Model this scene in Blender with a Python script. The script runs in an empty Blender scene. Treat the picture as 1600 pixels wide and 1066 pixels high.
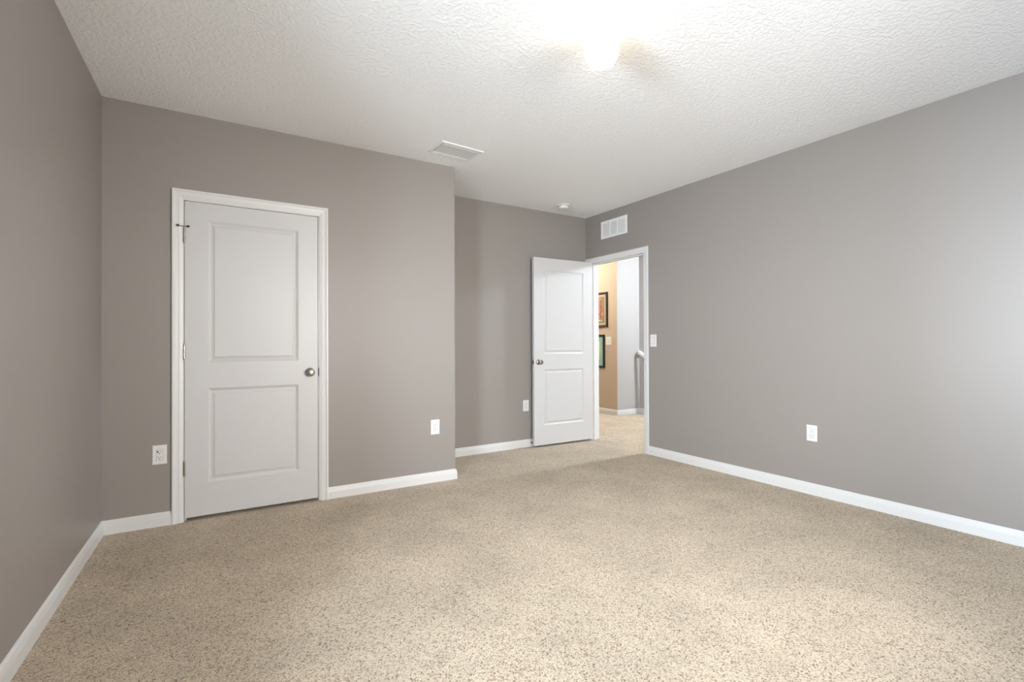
import bpy, math, random
from mathutils import Vector, Matrix

sc = bpy.context.scene
COL = sc.collection
PI = math.pi

# ------------------------------------------------------------------ camera
CAM = Vector((0.5842, -3.7375, 1.1258))
YAW, PITCH, ROLL, FPX = math.radians(31.2676), math.radians(0.3467), math.radians(-0.2176), 760.511
F = Vector((math.sin(YAW), math.cos(YAW), 0)); R = Vector((math.cos(YAW), -math.sin(YAW), 0)); Z = Vector((0, 0, 1))
F2 = F * math.cos(PITCH) + Z * math.sin(PITCH)
U2 = Z * math.cos(PITCH) - F * math.sin(PITCH)
R3 = R * math.cos(ROLL) + U2 * math.sin(ROLL)
U3 = U2 * math.cos(ROLL) - R * math.sin(ROLL)
cam_data = bpy.data.cameras.new('camera')
cam_data.sensor_width = 36.0
cam_data.lens = FPX / 1600 * 36.0
cam_data.clip_start = 0.02
cam = bpy.data.objects.new('camera', cam_data)
cam.matrix_world = Matrix(((R3.x, U3.x, -F2.x, CAM.x), (R3.y, U3.y, -F2.y, CAM.y), (R3.z, U3.z, -F2.z, CAM.z), (0, 0, 0, 1)))
COL.objects.link(cam)
sc.camera = cam

# ------------------------------------------------------------------ world, exposure, daylight
sc.view_settings.view_transform = 'Standard'
sc.view_settings.look = 'None'
sc.view_settings.gamma = 1.0
sc.view_settings.use_curve_mapping = False
sc.view_settings.exposure = 0.08
world = bpy.data.worlds.new('sky'); sc.world = world; world.use_nodes = True
bg = world.node_tree.nodes['Background']
bg.inputs[0].default_value = (0.72, 0.84, 1.0, 1); bg.inputs[1].default_value = 1.0

ROOM_H = 2.6123
# strengths of the lit glass shades and of the daylight and added fill at the two windows
LAMP = (7.2, 5.8, 3.9)
HALL = (830, 920, 1020)
HALL_WARM = (330, 305, 250)
DAY_LEFT = (4350, 5100, 5850)
ADDED_DAY_BACK = (1580, 1540, 1480)
FILL_LEFT = (13, 13.5, 14)
FILL_BACK = (4, 5, 6)
def area(name, loc, direction, w, h, rgb):
    p = max(max(rgb), 1e-6)
    l = bpy.data.lights.new(name, 'AREA'); l.shape = 'RECTANGLE'; l.size = w; l.size_y = h; l.energy = p; l.color = [c / p for c in rgb]
    o = bpy.data.objects.new(name, l); o.location = loc
    o.rotation_euler = Vector(direction).to_track_quat('-Z', 'Y').to_euler()
    COL.objects.link(o); return o
WIN_Y0, WIN_Y1, WIN_Z0, WIN_Z1 = -3.15, -2.45, 0.75, 2.15      # window in the left wall
BWX0, BWX1 = 1.35, 3.05                                          # unseen window added behind the camera to light the room
# light panels standing in for daylight outside; the back one is added
area('daylight_left', (-2.7, (WIN_Y0 + WIN_Y1) / 2 - 0.6, 2.1), (1, 0, 0), 6.5, 3.6, DAY_LEFT)
area('added_daylight_back', ((BWX0 + BWX1) / 2, -6.7, 2.1), (0, 1, 0), 6.5, 3.6, ADDED_DAY_BACK)
# added fill panels in the window openings, evening out the room light
area('window_fill_left', (-0.165, (WIN_Y0 + WIN_Y1) / 2, (WIN_Z0 + WIN_Z1) / 2), (1, 0, 0), WIN_Y1 - WIN_Y0, WIN_Z1 - WIN_Z0, FILL_LEFT)
area('window_fill_back', ((BWX0 + BWX1) / 2, -4.19, (WIN_Z0 + WIN_Z1) / 2), (0, 1, 0), BWX1 - BWX0, WIN_Z1 - WIN_Z0, FILL_BACK)

# ------------------------------------------------------------------ materials
def mat(name, col, rough=0.5, metal=0.0, spec=0.5):
    m = bpy.data.materials.new(name); m.use_nodes = True
    b = m.node_tree.nodes['Principled BSDF']
    b.inputs['Base Color'].default_value = (*col, 1); b.inputs['Roughness'].default_value = rough
    b.inputs['Metallic'].default_value = metal; b.inputs['Specular IOR Level'].default_value = spec
    return m
def nodes(m): return m.node_tree.nodes, m.node_tree.links, m.node_tree.nodes['Principled BSDF']
def objcoord(m, scale=(1, 1, 1)):
    n, l, b = nodes(m)
    g = n.new('ShaderNodeNewGeometry'); mp = n.new('ShaderNodeMapping'); mp.inputs['Scale'].default_value = scale
    l.new(g.outputs['Position'], mp.inputs[0]); return mp.outputs[0]
def noise_bump(m, scale, dist, strength=1.0, detail=2.0, sc3=(1, 1, 1), ramp=None):
    n, l, b = nodes(m)
    v = objcoord(m, sc3)
    t = n.new('ShaderNodeTexNoise'); t.inputs['Scale'].default_value = scale; t.inputs['Detail'].default_value = detail
    l.new(v, t.inputs['Vector']); out = t.outputs[0]
    if ramp:
        r = n.new('ShaderNodeMapRange'); r.interpolation_type = 'SMOOTHSTEP'
        r.inputs[1].default_value = ramp[0]; r.inputs[2].default_value = ramp[1]
        l.new(out, r.inputs[0]); out = r.outputs[0]
    bp = n.new('ShaderNodeBump'); bp.inputs['Distance'].default_value = dist; bp.inputs['Strength'].default_value = strength
    l.new(out, bp.inputs['Height']); l.new(bp.outputs[0], b.inputs['Normal'])
    return m
M = {}
M['wall'] = noise_bump(mat('taupe_wall_paint', (0.280, 0.250, 0.229), 0.42, spec=0.35), 130, 0.0010, 0.35, 2)
M['hall_tan'] = noise_bump(mat('tan_hall_wall', (0.46, 0.36, 0.27), 0.55, spec=0.3), 130, 0.001, 0.3)  # the warmer, browner of the two hall wall colours
M['hall_light'] = noise_bump(mat('pale_hall_wall', (0.42, 0.395, 0.375), 0.55, spec=0.3), 130, 0.001, 0.3)
M['ceiling'] = noise_bump(mat('knockdown_ceiling_paint', (0.89, 0.89, 0.885), 0.85, spec=0.2), 55, 0.004, 0.45, 3, (1, 1, 1), (0.42, 0.62))
M['trim'] = mat('white_trim_paint', (0.64, 0.63, 0.615), 0.35, spec=0.45)
M['door'] = mat('white_door_paint', (0.54, 0.53, 0.52), 0.38, spec=0.4)
M['plastic'] = mat('white_plastic', (0.70, 0.69, 0.665), 0.3)
M['slot'] = mat('dark_slot', (0.03, 0.028, 0.025), 0.6)
M['nickel'] = mat('satin_nickel', (0.42, 0.385, 0.345), 0.26, 1.0)
M['bronze'] = mat('dark_metal', (0.05, 0.045, 0.04), 0.35, 0.9)
M['rubber'] = mat('dark_rubber', (0.04, 0.035, 0.03), 0.7)
M['vent'] = mat('white_vent_enamel', (0.78, 0.78, 0.76), 0.4)
M['gap_shade'] = mat('painted_gap_shade', (0.10, 0.10, 0.10), 0.7)  # dark colour standing in for shade in the grille and plate gaps
M['closet'] = mat('closet_paint', (0.5, 0.47, 0.44), 0.8)
M['frame_brown'] = mat('dark_brown_frame_wood', (0.030, 0.018, 0.012), 0.35)
M['frame_black'] = mat('black_frame_wood', (0.010, 0.010, 0.010), 0.35)
M['print_olive'] = mat('olive_print', (0.20, 0.155, 0.095), 0.6)
M['print_line'] = mat('print_border', (0.42, 0.34, 0.22), 0.6)
M['print_orange'] = mat('orange_ink', (0.55, 0.16, 0.07), 0.6)
M['print_red'] = mat('dark_red_ink', (0.22, 0.05, 0.035), 0.6)
M['print_cream'] = mat('cream_paper', (0.62, 0.55, 0.40), 0.6)
M['print_teal'] = mat('teal_mat_board', (0.22, 0.42, 0.38), 0.7)
M['print_green'] = mat('sage_paper', (0.30, 0.38, 0.24), 0.7)
M['rail'] = mat('white_rail_paint', (0.80, 0.76, 0.73), 0.3)
M['outside'] = mat('window_vinyl', (0.8, 0.8, 0.8), 0.4)

def carpet():
    m = mat('beige_speckled_carpet', (0.5, 0.42, 0.33), 0.95, spec=0.1)
    n, l, b = nodes(m)
    b.inputs['Sheen Weight'].default_value = 0.15; b.inputs['Sheen Roughness'].default_value = 0.6
    v = objcoord(m)
    vo = n.new('ShaderNodeTexVoronoi'); vo.inputs['Scale'].default_value = 210; vo.inputs['Randomness'].default_value = 1
    nw = n.new('ShaderNodeTexNoise'); nw.inputs['Scale'].default_value = 90; nw.inputs['Detail'].default_value = 2
    l.new(v, nw.inputs['Vector'])
    add = n.new('ShaderNodeVectorMath'); add.operation = 'MULTIPLY_ADD'
    add.inputs[1].default_value = (0.008, 0.008, 0.008); l.new(nw.outputs[1], add.inputs[0]); l.new(v, add.inputs[2])
    l.new(add.outputs[0], vo.inputs['Vector'])
    # yarn colours: cream, beige, a few brown flecks
    cr = n.new('ShaderNodeValToRGB'); e = cr.color_ramp; e.interpolation = 'LINEAR'
    e.elements[0].position = 0.0; e.elements[0].color = (0.18, 0.118, 0.066, 1)
    e.elements[1].position = 1.0; e.elements[1].color = (0.745, 0.622, 0.468, 1)
    x = e.elements.new(0.14); x.color = (0.375, 0.28, 0.19, 1)
    x = e.elements.new(0.34); x.color = (0.55, 0.44, 0.315, 1)
    sep = n.new('ShaderNodeSeparateColor'); l.new(vo.outputs['Color'], sep.inputs[0]); l.new(sep.outputs[0], cr.inputs[0])
    # brushed pile patches
    big = n.new('ShaderNodeTexNoise'); big.inputs['Scale'].default_value = 2.6; big.inputs['Detail'].default_value = 5; big.inputs['Roughness'].default_value = 0.62
    l.new(v, big.inputs['Vector'])
    mr = n.new('ShaderNodeMapRange'); mr.inputs[1].default_value = 0.35; mr.inputs[2].default_value = 0.65
    mr.inputs[3].default_value = 0.79; mr.inputs[4].default_value = 0.97; l.new(big.outputs[0], mr.inputs[0])
    mul = n.new('ShaderNodeVectorMath'); mul.operation = 'SCALE'; l.new(cr.outputs[0], mul.inputs[0]); l.new(mr.outputs[0], mul.inputs['Scale'])
    l.new(mul.outputs[0], b.inputs['Base Color'])
    fine = n.new('ShaderNodeTexNoise'); fine.inputs['Scale'].default_value = 260; fine.inputs['Detail'].default_value = 2; l.new(v, fine.inputs['Vector'])
    sm = n.new('ShaderNodeMath'); sm.operation = 'MULTIPLY_ADD'; sm.inputs[1].default_value = -90.0
    l.new(vo.outputs['Distance'], sm.inputs[0]); l.new(fine.outputs[0], sm.inputs[2])
    sm.inputs[1].default_value = -1.2
    bp = n.new('ShaderNodeBump'); bp.inputs['Distance'].default_value = 0.005; bp.inputs['Strength'].default_value = 0.8
    l.new(sm.outputs[0], bp.inputs['Height']); l.new(bp.outputs[0], b.inputs['Normal'])
    return m
M['carpet'] = carpet()

def glow(name, col, e):
    m = mat(name, (0.9, 0.88, 0.84), 0.3); n, l, b = nodes(m)
    b.inputs['Emission Color'].default_value = (*col, 1); b.inputs['Emission Strength'].default_value = e; return m
def glow_rgb(name, rgb):
    p = max(max(rgb), 1e-6); return glow(name, [c / p for c in rgb], p if max(rgb) > 0 else 0.0)
M['glow'] = glow_rgb('lit_opal_glass', LAMP)
M['glow_hall'] = glow_rgb('lit_hall_opal_glass', HALL)
M['glow_warm'] = glow_rgb('lit_warm_opal_glass', HALL_WARM)
def pane():
    m = bpy.data.materials.new('window_glass'); m.use_nodes = True; n, l = m.node_tree.nodes, m.node_tree.links
    n.clear(); o = n.new('ShaderNodeOutputMaterial'); mx = n.new('ShaderNodeMixShader'); t = n.new('ShaderNodeBsdfTransparent'); g = n.new('ShaderNodeBsdfGlossy')
    g.inputs['Roughness'].default_value = 0.02; mx.inputs[0].default_value = 0.05; l.new(t.outputs[0], mx.inputs[1]); l.new(g.outputs[0], mx.inputs[2]); l.new(mx.outputs[0], o.inputs[0])
    return m
M['pane'] = pane()

# ------------------------------------------------------------------ builders
class Frame:
    """wall frame: s along the wall (left to right seen from the room), d out of the wall, z up"""
    def __init__(s, origin, direction, normal):
        s.o = Vector((origin[0], origin[1], 0)); s.u = Vector((*direction, 0)).normalized(); s.n = Vector((*normal, 0)).normalized()
    def __call__(s, a, d, z): return s.o + s.u * a + s.n * d + Z * z
    def matrix(s, a=0, d=0, z=0):
        p = s(a, d, z); return Matrix(((s.u.x, s.n.x, 0, p.x), (s.u.y, s.n.y, 0, p.y), (0, 0, 1, p.z), (0, 0, 0, 1)))
WORLD = lambda x, y, z: Vector((x, y, z))
LX, AR, AA = 0.0131, -0.0126, 0.0164
LEFT = Frame((0, 0), (LX, 1), (1, -LX))
CLOSET = Frame((0, 0), (1, 0), (0, -1))
CX = 2.2928
RET = Frame((CX, 0), (0, 1), (1, 0))
alc_y = lambda x: 0.7197 + AA * (x - 3)
right_x = lambda y: 4.3333 + AR * (y - 0.7)
ALC = Frame((CX, alc_y(CX)), (1, AA), (AA, -1))
KX, KY = 4.3328, 0.7416
RIGHT = Frame((KX, KY), (-AR, -1), (-1, AR))
BACKY = -4.06
BACK = Frame((4.394, BACKY), (-1, 0), (0, 1))

class MB:
    def __init__(s): s.v = []; s.f = []
    def add(s, vs, fs):
        k = len(s.v); s.v += [Vector(v) for v in vs]; s.f += [tuple(i + k for i in f) for f in fs]; return s
    def box(s, fr, a0, a1, d0, d1, z0, z1):
        P = [fr(a, d, z) for z in (z0, z1) for d in (d0, d1) for a in (a0, a1)]
        return s.add(P, [(0, 1, 3, 2), (4, 6, 7, 5), (0, 4, 5, 1), (2, 3, 7, 6), (0, 2, 6, 4), (1, 5, 7, 3)])
    def sweep(s, path, closed_caps=True):
        """path: list of rings (lists of points, same length)"""
        n = len(path[0]); vs = [p for r in path for p in r]; fs = []
        for i in range(len(path) - 1):
            for j in range(n):
                fs.append((i * n + j, i * n + (j + 1) % n, (i + 1) * n + (j + 1) % n, (i + 1) * n + j))
        if closed_caps: fs += [tuple(range(n))[::-1], tuple(range((len(path) - 1) * n, len(path) * n))]
        return s.add(vs, fs)
    def lathe(s, prof, M4=None, seg=32):
        """prof: (r, h) list around local +Z"""
        vs = []; fs = []; rings = []
        for r, h in prof:
            if r < 1e-6: rings.append([len(vs)]); vs.append(Vector((0, 0, h)))
            else:
                rings.append(list(range(len(vs), len(vs) + seg)))
                vs += [Vector((r * math.cos(2 * PI * k / seg), r * math.sin(2 * PI * k / seg), h)) for k in range(seg)]
        for A, B in zip(rings, rings[1:]):
            for k in range(seg):
                a, b = A[k % len(A)], A[(k + 1) % len(A)]; c, d = B[(k + 1) % len(B)], B[k % len(B)]
                q = []
                for i in (a, b, c, d):
                    if i not in q: q.append(i)
                if len(q) > 2: fs.append(tuple(q))
        if M4: vs = [M4 @ v for v in vs]
        return s.add(vs, fs)
    def build(s, name, material, parent=None, bevel=0, smooth=False, origin=None):
        me = bpy.data.meshes.new(name)
        o = bpy.data.objects.new(name, me)
        base = Vector(origin) if origin is not None else (Vector((0, 0, 0)) if parent is None else parent.matrix_basis.translation.copy())
        me.from_pydata([tuple(v - base) for v in s.v], [], s.f)
        import bmesh
        bm = bmesh.new(); bm.from_mesh(me); bmesh.ops.recalc_face_normals(bm, faces=bm.faces); bm.to_mesh(me); bm.free()
        me.materials.append(material)
        if smooth:
            for p in me.polygons: p.use_smooth = True
            if smooth is not True: me.set_sharp_from_angle(angle=math.radians(smooth))
        COL.objects.link(o)
        if parent is None: o.location = base
        else: o.parent = parent
        if bevel:
            b = o.modifiers.new('bevel', 'BEVEL'); b.width = bevel; b.segments = 2; b.limit_method = 'ANGLE'; b.angle_limit = math.radians(40)
        return o
def tag(o, label=None, cat=None, group=None, kind=None):
    if label: o['label'] = label
    if cat: o['category'] = cat
    if group: o['group'] = group
    if kind: o['kind'] = kind
    return o
def thing(name, loc, label, cat, group=None, kind=None):
    o = bpy.data.objects.new(name, None); o.empty_display_size = 0.05; o.location = loc; COL.objects.link(o)
    return tag(o, label, cat, group, kind)
def structure(o, label, cat): return tag(o, label, cat, None, 'structure')
def rotmat(axis_from, loc):
    """matrix whose +Z is axis_from, at loc"""
    q = Vector(axis_from).to_track_quat('Z', 'Y'); return Matrix.Translation(loc) @ q.to_matrix().to_4x4()

def wall_boxes(fr, a0, a1, openings, thick=0.12, z1=ROOM_H, mb=None):
    """wall body behind the plane d=0 with rectangular openings (s0, s1, z0, z1)"""
    mb = mb or MB(); cuts = sorted(openings); a = a0
    for (s0, s1, zz0, zz1) in cuts:
        mb.box(fr, a, s0, -thick, 0, 0, z1)
        if zz0 > 0: mb.box(fr, s0, s1, -thick, 0, 0, zz0)
        mb.box(fr, s0, s1, -thick, 0, zz1, z1)
        a = s1
    mb.box(fr, a, a1, -thick, 0, 0, z1)
    return mb

BB_H, BB_T = 0.0843, 0.013
BB_PROF = [(0, 0), (BB_T, 0), (BB_T, 0.052), (0.0115, 0.056), (0.0115, 0.060), (0.0100, 0.064), (0.0085, 0.074), (0.0045, 0.0815), (0.0, BB_H)]
def baseboard(name, fr, a0, a1, m0, m1, label, material=None, h=1.0):
    """m0/m1: +1 outside corner, -1 inside corner, 0 square end"""
    rings = []
    for a, m, sg in ((a0, m0, -1), (a1, m1, 1)):
        rings.append([fr(a + sg * m * d, d, z * h) for d, z in BB_PROF])
    o = MB().sweep(rings).build(name, material or M['trim'])
    return structure(o, label, 'baseboard')

CASE_PROF = [(0, 0), (0, 0.0165), (0.004, 0.0185), (0.011, 0.0185), (0.015, 0.0155), (0.019, 0.0135), (0.034, 0.0115), (0.040, 0.0125), (0.045, 0.0105), (0.052, 0.0085), (0.0575, 0.007), (0.0575, 0)]
def casing(fr, a0, a1, zt, mb=None, w=0.0575, d0=0.0, sgn=1):
    """a0,a1,zt = OUTER edges; mitred sweep up, over and down"""
    mb = mb or MB(); k = w / 0.0575; rings = []
    for (a, z, ia, iz) in ((a0, 0, 1, 0), (a0, zt, 1, -1), (a1, zt, -1, -1), (a1, 0, -1, 0)):
        rings.append([fr(a + ia * u * k, d0 + sgn * d, z + iz * u * k) for u, d in CASE_PROF])
    return mb.sweep(rings)

# ------------------------------------------------------------------ room shell
# closet wall
SL0, SL1, DOOR_T = 0.4105, 1.2110, 2.050        # closet door slab
OP0, OP1, OPT = SL0 - 0.023, SL1 + 0.023, DOOR_T + 0.023
structure(wall_boxes(CLOSET, 0.0, CX, [(OP0, OP1, 0, OPT)]).build('wall_closet', M['wall']), 'taupe painted wall holding the closed closet door, ending at an outside corner', 'wall')
structure(MB().box(RET, 0.12, 0.705, -0.12, 0, 0, ROOM_H).build('wall_return', M['wall']), 'short taupe wall turning back into the alcove from the closet corner', 'wall')
al_len = (KX - CX) / ALC.u.x
structure(wall_boxes(ALC, -CX + 0.011, al_len + 0.12, []).build('wall_alcove', M['wall']), 'recessed taupe wall behind the open white door', 'wall')
LB = BACKY
structure(wall_boxes(LEFT, LB - 0.12, 0.85, [(WIN_Y0, WIN_Y1, WIN_Z0, WIN_Z1)]).build('wall_left', M['wall']), 'taupe painted wall on the left of the room', 'wall')
# doorway in the right wall
D2F, D2N, D2T = 0.0815, 0.906, 2.060                # clear opening in RIGHT frame: far, near jamb face
right_len = KY - BACKY
structure(wall_boxes(RIGHT, 0, right_len, [(D2F - 0.018, D2N + 0.018, 0, D2T + 0.018)]).build('wall_right', M['wall']), 'long taupe painted wall on the right with the hall doorway', 'wall')
structure(wall_boxes(BACK, -0.12, 4.56, [(4.394 - BWX1, 4.394 - BWX0, WIN_Z0, WIN_Z1)]).build('wall_back', M['wall']), 'taupe painted wall behind the camera', 'wall')

# floor and ceiling (room, closet and hall share them)
XH1, YH0, YH1 = 8.2, -1.7, 4.2
structure(MB().box(WORLD, -0.2, XH1 + 0.1, -4.25, YH1 + 0.1, -0.1, 0.0).build('floor', M['carpet']), 'beige speckled cut pile carpet covering the whole floor', 'carpet')
structure(MB().box(WORLD, -0.2, XH1 + 0.1, -4.25, YH1 + 0.1, ROOM_H, ROOM_H + 0.1).build('ceiling', M['ceiling']), 'white knockdown textured ceiling', 'ceiling')

# hall shell
TANX, WHY, STX = 5.944, 1.918, 6.425
HT = Frame((TANX, YH1), (0, -1), (-1, 0))
structure(MB().box(HT, 0, YH1 - WHY - 0.12, -0.12, 0, 0, ROOM_H).box(HT, YH1 - WHY - 0.12, YH1 - WHY, -0.0015, 0, 0, ROOM_H).build('wall_hall_tan', M['hall_tan']), 'tan hall wall with the two framed pictures seen through the doorway', 'wall')
HW = Frame((TANX, WHY), (1, 0), (0, -1))
structure(MB().box(HW, 0.0015, STX - TANX, -0.12, 0, 0, ROOM_H).build('wall_hall_light', M['hall_light']), 'pale hall wall beside the tan wall seen through the doorway', 'wall')
HS = Frame((STX, WHY), (0, -1), (-1, 0))
structure(MB().box(HS, -0.12, 0.26, -0.12, 0, 0, ROOM_H).build('wall_hall_stair', M['hall_light']), 'narrow pale wall end carrying the handrail in the hall', 'wall')
HO = Frame((XH1, YH1), (0, -1), (-1, 0))
structure(wall_boxes(HO, 0, YH1 - YH0, []).build('wall_hall_far', M['hall_light']), 'pale far wall of the hall', 'wall')
HE = Frame((XH1, YH0), (-1, 0), (0, 1))
structure(wall_boxes(HE, -0.12, XH1 - 4.48, []).build('wall_hall_near', M['hall_light']), 'pale end wall of the hall', 'wall')
HN = Frame((4.2, YH1), (1, 0), (0, -1))
structure(wall_boxes(HN, 0, XH1 - 4.2, []).build('wall_hall_end', M['hall_tan']), 'tan wall at the far end of the hall', 'wall')
HR = Frame((4.455, 0.90), (0, 1), (1, 0))
structure(wall_boxes(HR, 0, YH1 - 0.90, []).build('wall_hall_side', M['hall_light']), 'pale hall wall running on from the bedroom doorway', 'wall')

# baseboards
baseboard('baseboard_left', LEFT, LB, 0.0, -1, -1, 'white baseboard along the left wall')
baseboard('baseboard_closet', CLOSET, 0, 0.3434, -1, 0, 'short white baseboard between the left wall and the closet door')
baseboard('baseboard_closet', CLOSET, 1.2795, CX, 0, 1, 'white baseboard from the closet door to the outside corner')
baseboard('baseboard_return', RET, 0, alc_y(CX), 1, -1, 'white baseboard on the short return wall')
baseboard('baseboard_alcove', ALC, 0, al_len, -1, -1, 'white baseboard in the alcove running behind the open door')
baseboard('baseboard_right', RIGHT, D2N + 0.0605, right_len, 0, -1, 'long white baseboard along the right wall')
baseboard('baseboard_back', BACK, 0, 4.447, -1, -1, 'white baseboard on the wall behind the camera')
baseboard('baseboard_hall_tan', HT, 0, YH1 - WHY, -1, 1, 'white baseboard under the tan hall wall')
baseboard('baseboard_hall_light', HW, 0, STX - TANX, 1, -1, 'white baseboard under the pale hall wall')
baseboard('baseboard_hall_stair', HS, 0, 0.26, -1, 0, 'white baseboard at the stair side of the hall')

# ------------------------------------------------------------------ doors
def door_mesh(fr, a0, a1, z0, z1, th, dface, panels, both=True):
    """slab whose face is at d=dface, panels = rects on the face; moulded rings"""
    mb = MB(); rings = [(0, 0), (0.004, -0.0015), (0.017, -0.0095), (0.021, -0.0100), (0.036, -0.0060), (0.0385, -0.0025)]
    for side in ((1, -1) if both else (1,)):
        d = dface if side == 1 else dface - th
        xs = sorted({a0, a1, *[p[0] for p in panels], *[p[1] for p in panels]})
        zs = sorted({z0, z1, *[p[2] for p in panels], *[p[3] for p in panels]})
        for i in range(len(xs) - 1):
            for j in range(len(zs) - 1):
                if any(abs(xs[i] - p[0]) < 1e-9 and abs(zs[j] - p[2]) < 1e-9 for p in panels): continue
                mb.add([fr(xs[i], d, zs[j]), fr(xs[i + 1], d, zs[j]), fr(xs[i + 1], d, zs[j + 1]), fr(xs[i], d, zs[j + 1])], [(0, 1, 2, 3)])
        for (p0, p1, q0, q1) in panels:
            vs = []; fs = []
            for off, dep in rings:
                vs += [fr(p0 + off, d + side * dep, q0 + off), fr(p1 - off, d + side * dep, q0 + off), fr(p1 - off, d + side * dep, q1 - off), fr(p0 + off, d + side * dep, q1 - off)]
            for k in range(len(rings) - 1):
                for j in range(4): fs.append((4 * k + j, 4 * k + (j + 1) % 4, 4 * k + 4 + (j + 1) % 4, 4 * k + 4 + j))
            e = 4 * (len(rings) - 1); fs.append((e, e + 1, e + 2, e + 3)); mb.add(vs, fs)
    if not both: mb.add([fr(a0, dface - th, z0), fr(a1, dface - th, z0), fr(a1, dface - th, z1), fr(a0, dface - th, z1)], [(0, 1, 2, 3)])
    for (b0, b1) in (((a0, z0), (a1, z0)), ((a1, z0), (a1, z1)), ((a1, z1), (a0, z1)), ((a0, z1), (a0, z0))):
        mb.add([fr(b0[0], dface, b0[1]), fr(b1[0], dface, b1[1]), fr(b1[0], dface - th, b1[1]), fr(b0[0], dface - th, b0[1])], [(0, 1, 2, 3)])
    # weld
    key = {}; nv = []; mp = []
    for v in mb.v:
        k = tuple(round(c, 6) for c in v)
        if k not in key: key[k] = len(nv); nv.append(v)
        mp.append(key[k])
    mb.v = nv; mb.f = [tuple(mp[i] for i in f) for f in mb.f]
    return mb
KNOB = [(0, 0.062), (0.010, 0.0618), (0.019, 0.060), (0.0245, 0.056), (0.0265, 0.050), (0.0255, 0.043), (0.021, 0.036), (0.014, 0.031), (0.0115, 0.027), (0.0115, 0.012)]
ROSE = [(0.0115, 0.013), (0.020, 0.0125), (0.027, 0.009), (0.0315, 0.004), (0.0325, 0.0), (0.0, 0.0)]
def knob(parent, fr, a, d, z, sgn=1):
    Mx = rotmat(fr.n * sgn, fr(a, d, z))
    k = MB().lathe(KNOB, Mx, 40).build('door_knob', M['nickel'], parent, smooth=True)
    r = MB().lathe(ROSE, Mx, 40).build('rosette', M['nickel'], None, smooth=40)
    r.parent = k; 
    r.data.transform(Matrix.Translation(-parent.location))
    return k
def hinge(parent, fr, a, d, z0, z1):
    mb = MB(); n = 5; h = (z1 - z0) / n
    for i in range(n):
        c = Matrix.Translation(fr(a, d, z0 + h * i + 0.0006))
        mb.lathe([(0, 0), (0.0062, 0), (0.0062, h - 0.0012), (0, h - 0.0012)], c, 16)
    mb.lathe([(0, -0.003), (0.0045, -0.002), (0.005, 0.0)], Matrix.Translation(fr(a, d, z0)), 16)
    mb.lathe([(0.005, 0), (0.0045, 0.002), (0, 0.003)], Matrix.Translation(fr(a, d, z1)), 16)
    return mb.build('hinge', M['nickel'], parent, smooth=40)

# closet door: trim_1 is casing and jamb, door_1 is the slab
mb = casing(CLOSET, 0.3434, 1.2795, 2.119)
mb.box(CLOSET, OP0, SL0 - 0.0035, -0.12, 0.0, 0, OPT); mb.box(CLOSET, SL1 + 0.0035, OP1, -0.12, 0.0, 0, OPT)
mb.box(CLOSET, SL0 - 0.0035, SL1 + 0.0035, -0.12, 0.0, DOOR_T + 0.0035, OPT)
mb.box(CLOSET, SL0 - 0.0035, SL0 + 0.009, -0.075, -0.040, 0, DOOR_T + 0.0035); mb.box(CLOSET, SL1 - 0.009, SL1 + 0.0035, -0.075, -0.040, 0, DOOR_T + 0.0035)
mb.box(CLOSET, SL0 + 0.009, SL1 - 0.009, -0.075, -0.040, DOOR_T - 0.009, DOOR_T + 0.0035)
trim1 = structure(mb.build('trim_1', M['trim'], origin=CLOSET(0.81, 0, 0)), 'white moulded casing and jamb around the closed closet door', 'door casing')
sp = MB().box(CLOSET, SL1 + 0.0025, SL1 + 0.0075, -0.004, 0.0045, 0.900, 0.957).build('strike_plate', M['bronze'], trim1, bevel=0.0015)
d1 = door_mesh(CLOSET, SL0, SL1, 0.022, DOOR_T, 0.035, -0.0015, [(0.536, 1.083, 0.234, 0.846), (0.536, 1.083, 1.012, 1.938)])
door1 = d1.build('door_1', M['door'], origin=CLOSET(SL0, 0, 0.022))
structure(door1, 'closed white two-panel closet door with a nickel knob', 'door')
knob(door1, CLOSET, 1.158, -0.0015, 0.928)
for z0, z1 in ((1.781, 1.875), (1.036, 1.130), (0.292, 0.386)): hinge(door1, CLOSET, SL0 - 0.002, 0.0055, z0, z1)
# hinge-pin door stop on the top hinge
mb = MB()
A = CLOSET(SL0 - 0.002, 0.0055, 1.884)
mb.lathe([(0, -0.003), (0.010, -0.003), (0.010, 0.002), (0, 0.002)], Matrix.Translation(A), 20)
mb.lathe([(0.003, 0), (0.003, 0.040), (0, 0.040)], rotmat((-0.80, -0.60, -0.03), A), 12)
mb.lathe([(0.003, 0), (0.003, 0.026), (0, 0.026)], rotmat((0.85, -0.50, 0.0), A), 12)
ds = mb.build('door_stop', M['nickel'], door1, smooth=40)
mb = MB()
mb.lathe([(0, 0.036), (0.0065, 0.036), (0.0065, 0.046), (0, 0.046)], rotmat((-0.80, -0.60, -0.03), A), 16)
mb.lathe([(0, 0.022), (0.0065, 0.022), (0.0065, 0.030), (0, 0.030)], rotmat((0.85, -0.50, 0.0), A), 16)
tp = mb.build('rubber_tip', M['rubber'], None, smooth=40); tp.parent = ds; tp.data.transform(Matrix.Translation(-door1.location))

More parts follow.
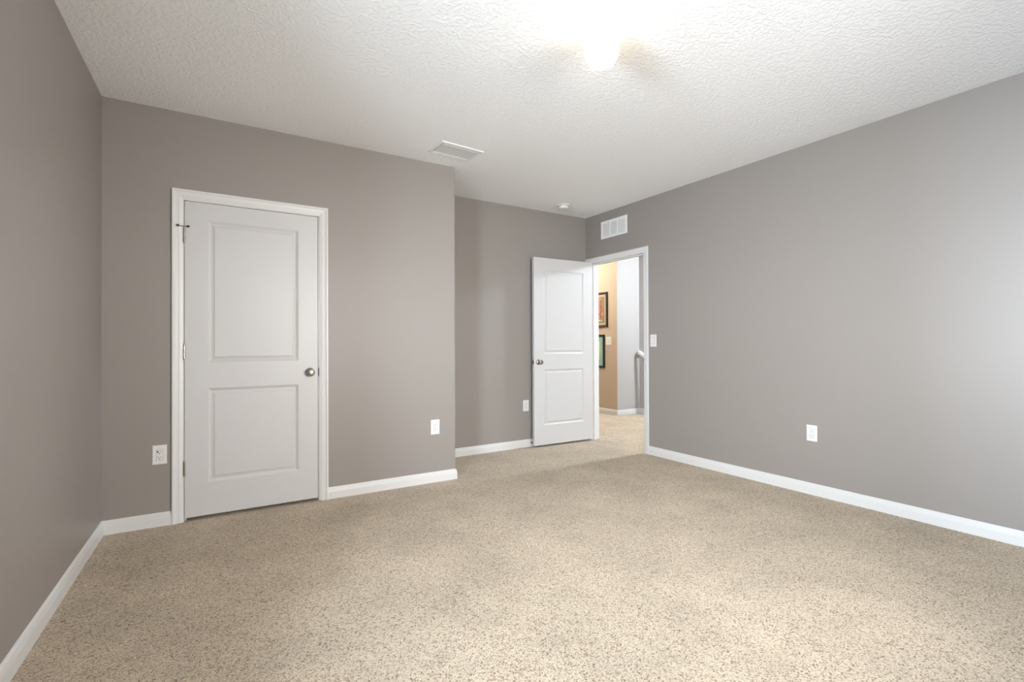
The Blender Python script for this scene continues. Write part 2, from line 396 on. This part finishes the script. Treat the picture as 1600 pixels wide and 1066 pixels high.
# hall doorway: trim_2 casing and jamb, door_2 the open slab
CF, CN, CT = 0.010, 0.966, 2.119
mb = casing(RIGHT, CF, CN, CT)
TW = 0.125
mb.box(RIGHT, D2F - 0.018, D2F, -TW, 0.0, 0, D2T + 0.018); mb.box(RIGHT, D2N, D2N + 0.018, -TW, 0.0, 0, D2T + 0.018)
mb.box(RIGHT, D2F, D2N, -TW, 0.0, D2T, D2T + 0.018)
mb.box(RIGHT, D2F, D2F + 0.012, -0.075, -0.040, 0, D2T); mb.box(RIGHT, D2N - 0.012, D2N, -0.075, -0.040, 0, D2T)
mb.box(RIGHT, D2F + 0.012, D2N - 0.012, -0.075, -0.040, D2T - 0.012, D2T)
casing(RIGHT, CF, CN, CT, mb, d0=-TW, sgn=-1)
trim2 = structure(mb.build('trim_2', M['trim'], origin=RIGHT(0.49, 0, 0)), 'white moulded casing and jamb of the doorway into the hall', 'door casing')
MB().box(RIGHT, D2N - 0.0015, D2N + 0.001, -0.030, -0.004, 0.900, 0.957).build('strike_plate', M['nickel'], trim2, bevel=0.0005)
HP = RIGHT(D2F + 0.0, 0.004, 0)
ang = math.radians(0.9)
OPEN = Frame((HP.x, HP.y), (math.cos(ang), -math.sin(ang)), (-math.sin(ang), -math.cos(ang)))   # s: -width..0
DW = 0.812
d2 = door_mesh(OPEN, -DW, -0.002, 0.022, 2.068, 0.035, 0.035 + 0.004, [(-DW + 0.128, -0.131, 0.234, 0.846), (-DW + 0.128, -0.131, 1.012, 1.938)])
door2 = structure(d2.build('door_2', M['door'], origin=OPEN(0, 0.02, 0.022)), 'white two-panel door standing open into the room beside the hall doorway', 'door')
knob(door2, OPEN, -DW + 0.060, 0.039, 0.928); knob(door2, OPEN, -DW + 0.060, 0.004, 0.928, -1)
MB().box(OPEN, -DW - 0.0012, -DW + 0.002, 0.009, 0.034, 0.900, 0.957).build('latch_plate', M['nickel'], door2, bevel=0.0005)
MB().box(OPEN, -DW - 0.010, -DW, 0.016, 0.027, 0.920, 0.937).build('latch_bolt', M['bronze'], door2, bevel=0.002)
for z0, z1 in ((1.781, 1.875), (1.036, 1.130), (0.292, 0.386)): hinge(door2, OPEN, 0.000, 0.000, z0, z1)
# small baseboard door stop behind the open door
t = thing('door_stop', ALC(3.533 - CX, BB_T, 0.045), 'small dark-tipped door stop on the baseboard behind the open door', 'door stop')
MB().lathe([(0.011, 0), (0.011, 0.003), (0.005, 0.005), (0.005, 0.030), (0, 0.030)], rotmat(ALC.n, t.location), 16).build('rod', M['nickel'], t, smooth=40)
MB().lathe([(0, 0.027), (0.008, 0.027), (0.009, 0.034), (0.007, 0.038), (0, 0.038)], rotmat(ALC.n, t.location), 16).build('rubber_tip', M['rubber'], t, smooth=40)

# ------------------------------------------------------------------ electrical plates
def plate(fr, s, z, name, label, cat, kind='outlet', w=0.075, h=0.119, group=None):
    t = thing(name, fr(s, 0, z), label, cat, group)
    mb = MB(); T = 0.0055; c = 0.004
    rings = []
    for off, d in ((0, 0), (0, T - 0.003), (0.0025, T - 0.0006), (c + 0.002, T)):
        rings.append([fr(s + sx * (w / 2 - off), d, z + sz * (h / 2 - off)) for sx, sz in ((-1, -1), (1, -1), (1, 1), (-1, 1))])
    mb.sweep(rings).build('cover_plate', M['plastic'], t)
    gangs = [0.0] if w < 0.1 else [-0.023, 0.023]
    for g in gangs:
        MB().box(fr, s + g - 0.0175, s + g + 0.0175, T - 0.001, T + 0.0004, z - 0.0345, z + 0.0345).build('insert_gap', M['gap_shade'], t)  # dark rim painted as the shade around the insert
        if kind == 'outlet':
            ins = MB().box(fr, s + g - 0.0165, s + g + 0.0165, T - 0.001, T + 0.0018, z - 0.0335, z + 0.0335).build('receptacle', M['plastic'], t, bevel=0.001)
            mb = MB()
            for dz in (0.0165, -0.0165):
                mb.box(fr, s - 0.0075, s - 0.0053, T, T + 0.0021, z + dz - 0.001, z + dz + 0.0085)
                mb.box(fr, s + 0.0053, s + 0.0075, T, T + 0.0021, z + dz - 0.001, z + dz + 0.0075)
                mb.lathe([(0.0, 0.0), (0.0030, 0), (0.0030, T + 0.0021), (0, T + 0.0021)], rotmat(fr.n, fr(s, 0, z + dz - 0.0075)), 12)
            mb.build('slots', M['slot'], t)
        elif kind == 'switch':
            rings = []
            for a, dd in ((0, 0), (0, 1)): pass
            mb = MB()
            P = [fr(s + g + sx * 0.0158, T - 0.001, z + sz * 0.0328) for sz in (-1, 1) for sx in (-1, 1)]
            Q = [fr(s + g + sx * 0.0158, T + (0.0015 if sz < 0 else 0.0045), z + sz * 0.0328) for sz in (-1, 1) for sx in (-1, 1)]
            mb.add(P + Q, [(0, 1, 3, 2), (4, 6, 7, 5), (0, 4, 5, 1), (2, 3, 7, 6), (0, 2, 6, 4), (1, 5, 7, 3)])
            mb.build('rocker', M['plastic'], t, bevel=0.0008)
        else:
            MB().box(fr, s + g - 0.0165, s + g + 0.0165, T - 0.001, T + 0.0012, z - 0.0335, z + 0.0335).build('insert', M['plastic'], t, bevel=0.001)
            MB().lathe([(0.006, 0), (0.006, T + 0.005), (0.0045, T + 0.010), (0.0, T + 0.010)], rotmat(fr.n, fr(s, 0, z + 0.012)), 16).build('coaxial_jack', M['nickel'], t, smooth=40)
    for g in gangs:
        for dz in (0.048, -0.048): MB().lathe([(0, T), (0.003, T), (0.003, T + 0.0006), (0, T + 0.001)], rotmat(fr.n, fr(s + g, 0, z + dz)), 12).build('screw', M['plastic'], t)
    return t
G = 'white duplex outlets low on the walls'
t = plate(CLOSET, 0.2815, 0.4435, 'wall_outlet', 'white outlet on the dark taupe wall left of the closet door', 'outlet', group=G)
MB().lathe([(0, 0.0074), (0.0055, 0.0074), (0.0055, 0.010), (0.004, 0.0115), (0, 0.0115)], rotmat(CLOSET.n, CLOSET(0.2815 - 0.009, 0, 0.4435 + 0.021)), 16).build('socket_plug', mat('grey_plug', (0.12, 0.10, 0.09), 0.5), t, smooth=40)
plate(CLOSET, 2.114, 0.448, 'wall_outlet', 'white outlet on the wall between closet door and outside corner', 'outlet', group=G)
plate(ALC, (3.4685 - CX), 0.452, 'wall_outlet', 'white wall plate in the alcove beside the open door', 'outlet', group=G)
plate(RIGHT, KY + 1.799, 0.4545, 'wall_outlet', 'white outlet on the long right wall above its baseboard', 'outlet', group=G)
plate(RIGHT, KY + 0.287, 1.1535, 'light_switch', 'white rocker switch on the right wall beside the hall doorway', 'light switch', 'switch', w=0.078, h=0.122)
plate(HT, YH1 - 2.112, 1.170, 'light_switch', 'double white switch plate on the tan hall wall beside the pictures', 'light switch', 'switch', w=0.124, h=0.124)

# ------------------------------------------------------------------ vents and smoke detector
def grille(fr, s0, s1, z0, z1):
    t = thing('wall_vent', fr((s0 + s1) / 2, 0, z0), 'white return air grille high above the hall doorway', 'air vent')
    B = 0.028; rings = []
    for off, d in ((0, 0), (0, 0.005), (0.004, 0.008), (B - 0.003, 0.008), (B, 0.005), (B, 0.0)):
        rings.append([fr(s0 + off, d, z0 + off), fr(s1 - off, d, z0 + off), fr(s1 - off, d, z1 - off), fr(s0 + off, d, z1 - off)])
    MB().sweep(rings, False).build('frame', M['vent'], t)
    MB().box(fr, s0 + 0.01, s1 - 0.01, 0.0, 0.0012, z0 + 0.01, z1 - 0.01).build('backing', M['gap_shade'], t)  # flat dark sheet in place of the shade between the slats
    n = 11; h = (z1 - z0 - 2 * B) / n
    for i in range(n):
        z = z0 + B + h * i
        P = [fr(a, d, zz) for a in (s0 + B - 0.003, s1 - B + 0.003) for d, zz in ((0.0014, z + h * 1.02), (0.0026, z + h * 1.1), (0.0066, z + h * 0.20), (0.0056, z + h * 0.12))]
        MB().add(P, [(0, 1, 2, 3), (7, 6, 5, 4), (0, 4, 5, 1), (1, 5, 6, 2), (2, 6, 7, 3), (3, 7, 4, 0)]).build('slat', M['vent'], t)
    for k in (1, 2):
        a = s0 + B + (s1 - s0 - 2 * B) * k / 3
        MB().box(fr, a - 0.006, a + 0.006, 0.0012, 0.0075, z0 + B - 0.003, z1 - B + 0.003).build('divider', M['vent'], t)
grille(RIGHT, KY - 0.470, KY - 0.065, 2.312, 2.507)

# ceiling register
CVA = math.radians(4.5)
t = thing('ceiling_vent', (2.160, -0.318, ROOM_H), 'white louvred supply register on the ceiling near the closet corner', 'air vent')
def CV(a, d, z):   # a along the long side, z across, d below ceiling
    return Vector((2.160 + a * math.cos(CVA) - z * math.sin(CVA), -0.318 + a * math.sin(CVA) + z * math.cos(CVA), ROOM_H - d))
HWX, HWY, B = 0.180, 0.120, 0.026
rings = []
for off, d in ((0, 0), (0, 0.003), (0.003, 0.008), (B - 0.002, 0.006), (B, 0.004), (B, 0.0)):
    rings.append([CV(sx * (HWX - off), d, sy * (HWY - off)) for sx, sy in ((-1, -1), (1, -1), (1, 1), (-1, 1))])
MB().sweep(rings, False).build('frame', M['vent'], t)
MB().add([CV(sx * (HWX - 0.01), 0.0008, sy * (HWY - 0.01)) for sx, sy in ((-1, -1), (1, -1), (1, 1), (-1, 1))] + [CV(sx * (HWX - 0.01), 0.0, sy * (HWY - 0.01)) for sx, sy in ((-1, -1), (1, -1), (1, 1), (-1, 1))],
         [(0, 1, 2, 3), (7, 6, 5, 4), (0, 4, 5, 1), (1, 5, 6, 2), (2, 6, 7, 3), (3, 7, 4, 0)]).build('backing', mat('painted_duct_shade', (0.035, 0.035, 0.038), 0.7), t)  # near-black sheet painted as the shade behind the louvers
n = 7; span = 2 * (HWY - B) / n
for i in range(n):
    y0 = -HWY + B + span * i + 0.002
    w = 0.016 if i == 0 else 0.0095; sl = [(0.0014, y0 + 0.0012), (0.0022, y0), (0.0056, y0 + w), (0.0048, y0 + w + 0.0008)]
    P = [CV(a, d, y) for a in (-HWX + B + 0.004, HWX - B - 0.004) for d, y in sl]
    MB().add(P, [(0, 1, 2, 3), (7, 6, 5, 4), (0, 4, 5, 1), (1, 5, 6, 2), (2, 6, 7, 3), (3, 7, 4, 0)]).build('louver', M['vent'], t)

SD = Vector((3.762, 0.425, ROOM_H))
t = thing('smoke_detector', SD, 'small round white smoke detector on the ceiling above the alcove', 'smoke detector')
down = Matrix.Translation(SD) @ Matrix.Rotation(PI, 4, 'X')
MB().lathe([(0, 0), (0.066, 0), (0.067, 0.006), (0.064, 0.011), (0.050, 0.012), (0, 0.012)], down, 40).build('mounting_base', M['plastic'], t, smooth=35)
MB().lathe([(0.046, 0.011), (0.046, 0.018), (0.053, 0.020), (0.054, 0.030), (0.049, 0.040), (0.038, 0.045), (0, 0.046)], down, 40).build('detector_body', M['plastic'], t, smooth=35)

# ------------------------------------------------------------------ ceiling lamps
def ceiling_lamp(loc, label, glowm):
    t = thing('ceiling_lamp', loc, label, 'ceiling light', 'ceiling lamps')
    dn = Matrix.Translation(loc) @ Matrix.Rotation(PI, 4, 'X')
    MB().lathe([(0, 0), (0.072, 0), (0.074, 0.006), (0.070, 0.016), (0.060, 0.024), (0.058, 0.046), (0, 0.046)], dn, 40).build('canopy', M['plastic'], t, smooth=35)
    MB().lathe([(0.050, 0.040), (0.052, 0.046), (0.066, 0.054), (0.077, 0.068), (0.0800, 0.090), (0.0795, 0.125), (0.074, 0.155), (0.062, 0.178), (0.042, 0.193), (0.020, 0.199), (0, 0.200)], dn, 40).build('glass_shade', glowm, t, smooth=True)
    return t
ceiling_lamp(Vector((2.117, -2.028, ROOM_H)), 'lit opal glass jar lamp on the bedroom ceiling', M['glow'])
ceiling_lamp(Vector((6.2, -0.12, ROOM_H)), 'lit opal glass lamp on the hall ceiling outside the doorway', M['glow_hall'])

ceiling_lamp(Vector((4.95, 2.9, ROOM_H)), 'lit warm opal glass lamp on the hall ceiling near the pictures', M['glow_warm'])

# ------------------------------------------------------------------ hall pictures and rail
def picture(y0, y1, z0, z1, fm, label, bw, kind):
    t = thing('framed_picture', HT(YH1 - (y0 + y1) / 2, 0, z0), label, 'picture', 'framed pictures on the tan hall wall')
    s0, s1 = YH1 - y1, YH1 - y0; rings = []
    for off, d in ((0, 0), (0, 0.020), (0.004, 0.024), (bw - 0.004, 0.020), (bw, 0.014), (bw, 0.004)):
        rings.append([HT(s0 + off, d, z0 + off), HT(s1 - off, d, z0 + off), HT(s1 - off, d, z1 - off), HT(s0 + off, d, z1 - off)])
    MB().sweep(rings, False).build('frame', fm, t)
    def sheet(a0, a1, c0, c1, d, m, name): return MB().box(HT, a0, a1, d - 0.001, d, c0, c1).build(name, m, t)
    def blobs(name, m, pts, d):
        mb = MB()
        for (a, z, ra, rz) in pts:
            n = 9; ring = [HT(a + ra * math.cos(2 * PI * k / n) * random.uniform(.7, 1.1), d, z + rz * math.sin(2 * PI * k / n) * random.uniform(.7, 1.1)) for k in range(n)]
            mb.add(ring, [tuple(range(n))])
        return mb.build(name, m, t)
    random.seed(4)
    if kind == 'olive':
        sheet(s0 + bw - 0.002, s1 - bw + 0.002, z0 + bw - 0.002, z1 - bw + 0.002, 0.005, M['print_line'], 'mat_board')
        sheet(s0 + bw + 0.035, s1 - bw - 0.035, z0 + bw + 0.035, z1 - bw - 0.035, 0.006, M['print_olive'], 'print')
        cs = s1 - bw - 0.120
        blobs('print_figure', M['print_orange'], [(cs + random.uniform(-.035, .03) - k % 2 * .04, z1 - 0.11 - 0.040 * k, 0.035, 0.028) for k in range(8)] + [(cs - .12, z1 - 0.13 - 0.05 * k, 0.03, 0.03) for k in range(6)], 0.0068)
        blobs('print_detail', M['print_red'], [(cs + random.uniform(-.012, .012), z1 - 0.13 - 0.030 * k, 0.014, 0.026) for k in range(10)], 0.0072)
        blobs('print_caption', M['print_cream'], [(cs - .03, z0 + .115, .014, .02), (cs + .012, z0 + .105, .014, .012), (cs - .06, z0 + .105, .012, .012)], 0.0072)
    else:
        sheet(s0 + bw - 0.002, s1 - bw + 0.002, z0 + bw - 0.002, z1 - bw + 0.002, 0.005, M['print_teal'], 'mat_board')
        sheet(s0 + bw + 0.055, s1 - bw - 0.055, z0 + bw + 0.085, z1 - bw - 0.060, 0.006, M['print_green'], 'print')
        sheet(s0 + bw + 0.085, s1 - bw - 0.085, z0 + bw + 0.095, z1 - bw - 0.085, 0.0066, M['print_cream'], 'print_panel')
        blobs('print_figure', M['print_orange'], [(s1 - bw - .155, z0 + .20, .05, .07), (s1 - bw - .17, z0 + .32, .04, .05)], 0.0072)
        blobs('print_detail', M['print_red'], [(s1 - bw - .145, z0 + .25, .022, .035)], 0.0076)
    return t
picture(2.127, 2.56, 1.390, 1.956, M['frame_brown'], 'dark brown framed picture with orange figures on olive, upper on the tan wall', 0.036, 'olive')
picture(2.202, 2.62, 0.731, 1.271, M['frame_black'], 'black framed picture with a teal mat, lower on the tan wall', 0.036, 'teal')

# handrail on the stair-side wall
t = thing('handrail', HS(0.13, 0.05, 0.93), 'white handrail with rounded end on the hall wall beyond the doorway', 'handrail')
rail_c = [(STX - 0.010, 1.868, 0.955), (STX - 0.045, 1.872, 0.978), (STX - 0.080, 1.850, 0.980), (STX - 0.095, 1.80, 0.968), (STX - 0.095, 1.72, 0.925), (STX - 0.095, 1.55, 0.83), (STX - 0.095, 1.30, 0.69)]
rings = []
for i, c in enumerate(rail_c):
    a = Vector(rail_c[max(i - 1, 0)]); b = Vector(rail_c[min(i + 1, len(rail_c) - 1)]); T = (b - a).normalized()
    S = T.cross(Z).normalized(); U = S.cross(T).normalized()
    rings.append([Vector(c) + S * 0.030 * math.cos(q) * (1.0) + U * 0.036 * math.sin(q) for q in [2 * PI * k / 14 for k in range(14)]])
MB().sweep(rings).build('rail', M['rail'], t, smooth=50)
mb = MB()
bp = Vector((STX, 1.735, 0.86))
mb.lathe([(0, 0), (0.028, 0), (0.028, 0.004), (0.006, 0.007), (0.006, 0.090), (0, 0.090)], rotmat((-1, 0, 0), bp), 18)
mb.lathe([(0, -0.006), (0.006, -0.006), (0.006, 0.058), (0, 0.058)], Matrix.Translation(bp + Vector((-0.090, 0, 0))), 12)
mb.build('bracket', M['bronze'], t, smooth=40)

# ------------------------------------------------------------------ bedroom windows (left wall, and one added behind the camera for light)
def window(name, fr, a0, a1, label):
    w = thing(name, fr((a0 + a1) / 2, -0.08, WIN_Z0), label, 'window', kind='structure')
    mb = MB(); fw = 0.045; z0, z1 = WIN_Z0, WIN_Z1; zm = (z0 + z1) / 2
    mb.box(fr, a0, a0 + fw, -0.11, -0.05, z0, z1); mb.box(fr, a1 - fw, a1, -0.11, -0.05, z0, z1)
    mb.box(fr, a0 + fw, a1 - fw, -0.11, -0.05, z0, z0 + fw); mb.box(fr, a0 + fw, a1 - fw, -0.11, -0.05, z1 - fw, z1)
    mb.box(fr, a0 + fw, a1 - fw, -0.10, -0.06, zm - 0.02, zm + 0.02)
    mb.build('window_frame', M['outside'], w)
    MB().box(fr, a0 + fw, a1 - fw, -0.083, -0.079, z0 + fw, z1 - fw).build('pane', M['pane'], w)
    MB().box(fr, a0 - 0.03, a1 + 0.03, 0.0, 0.03, z0 - 0.02, z0).build('window_sill', M['trim'], w)
window('window_1', LEFT, WIN_Y0, WIN_Y1, 'white framed window in the left wall beside the camera')
window('added_window_back', BACK, 4.394 - BWX1, 4.394 - BWX0, 'wide white framed window added unseen behind the camera for its light')
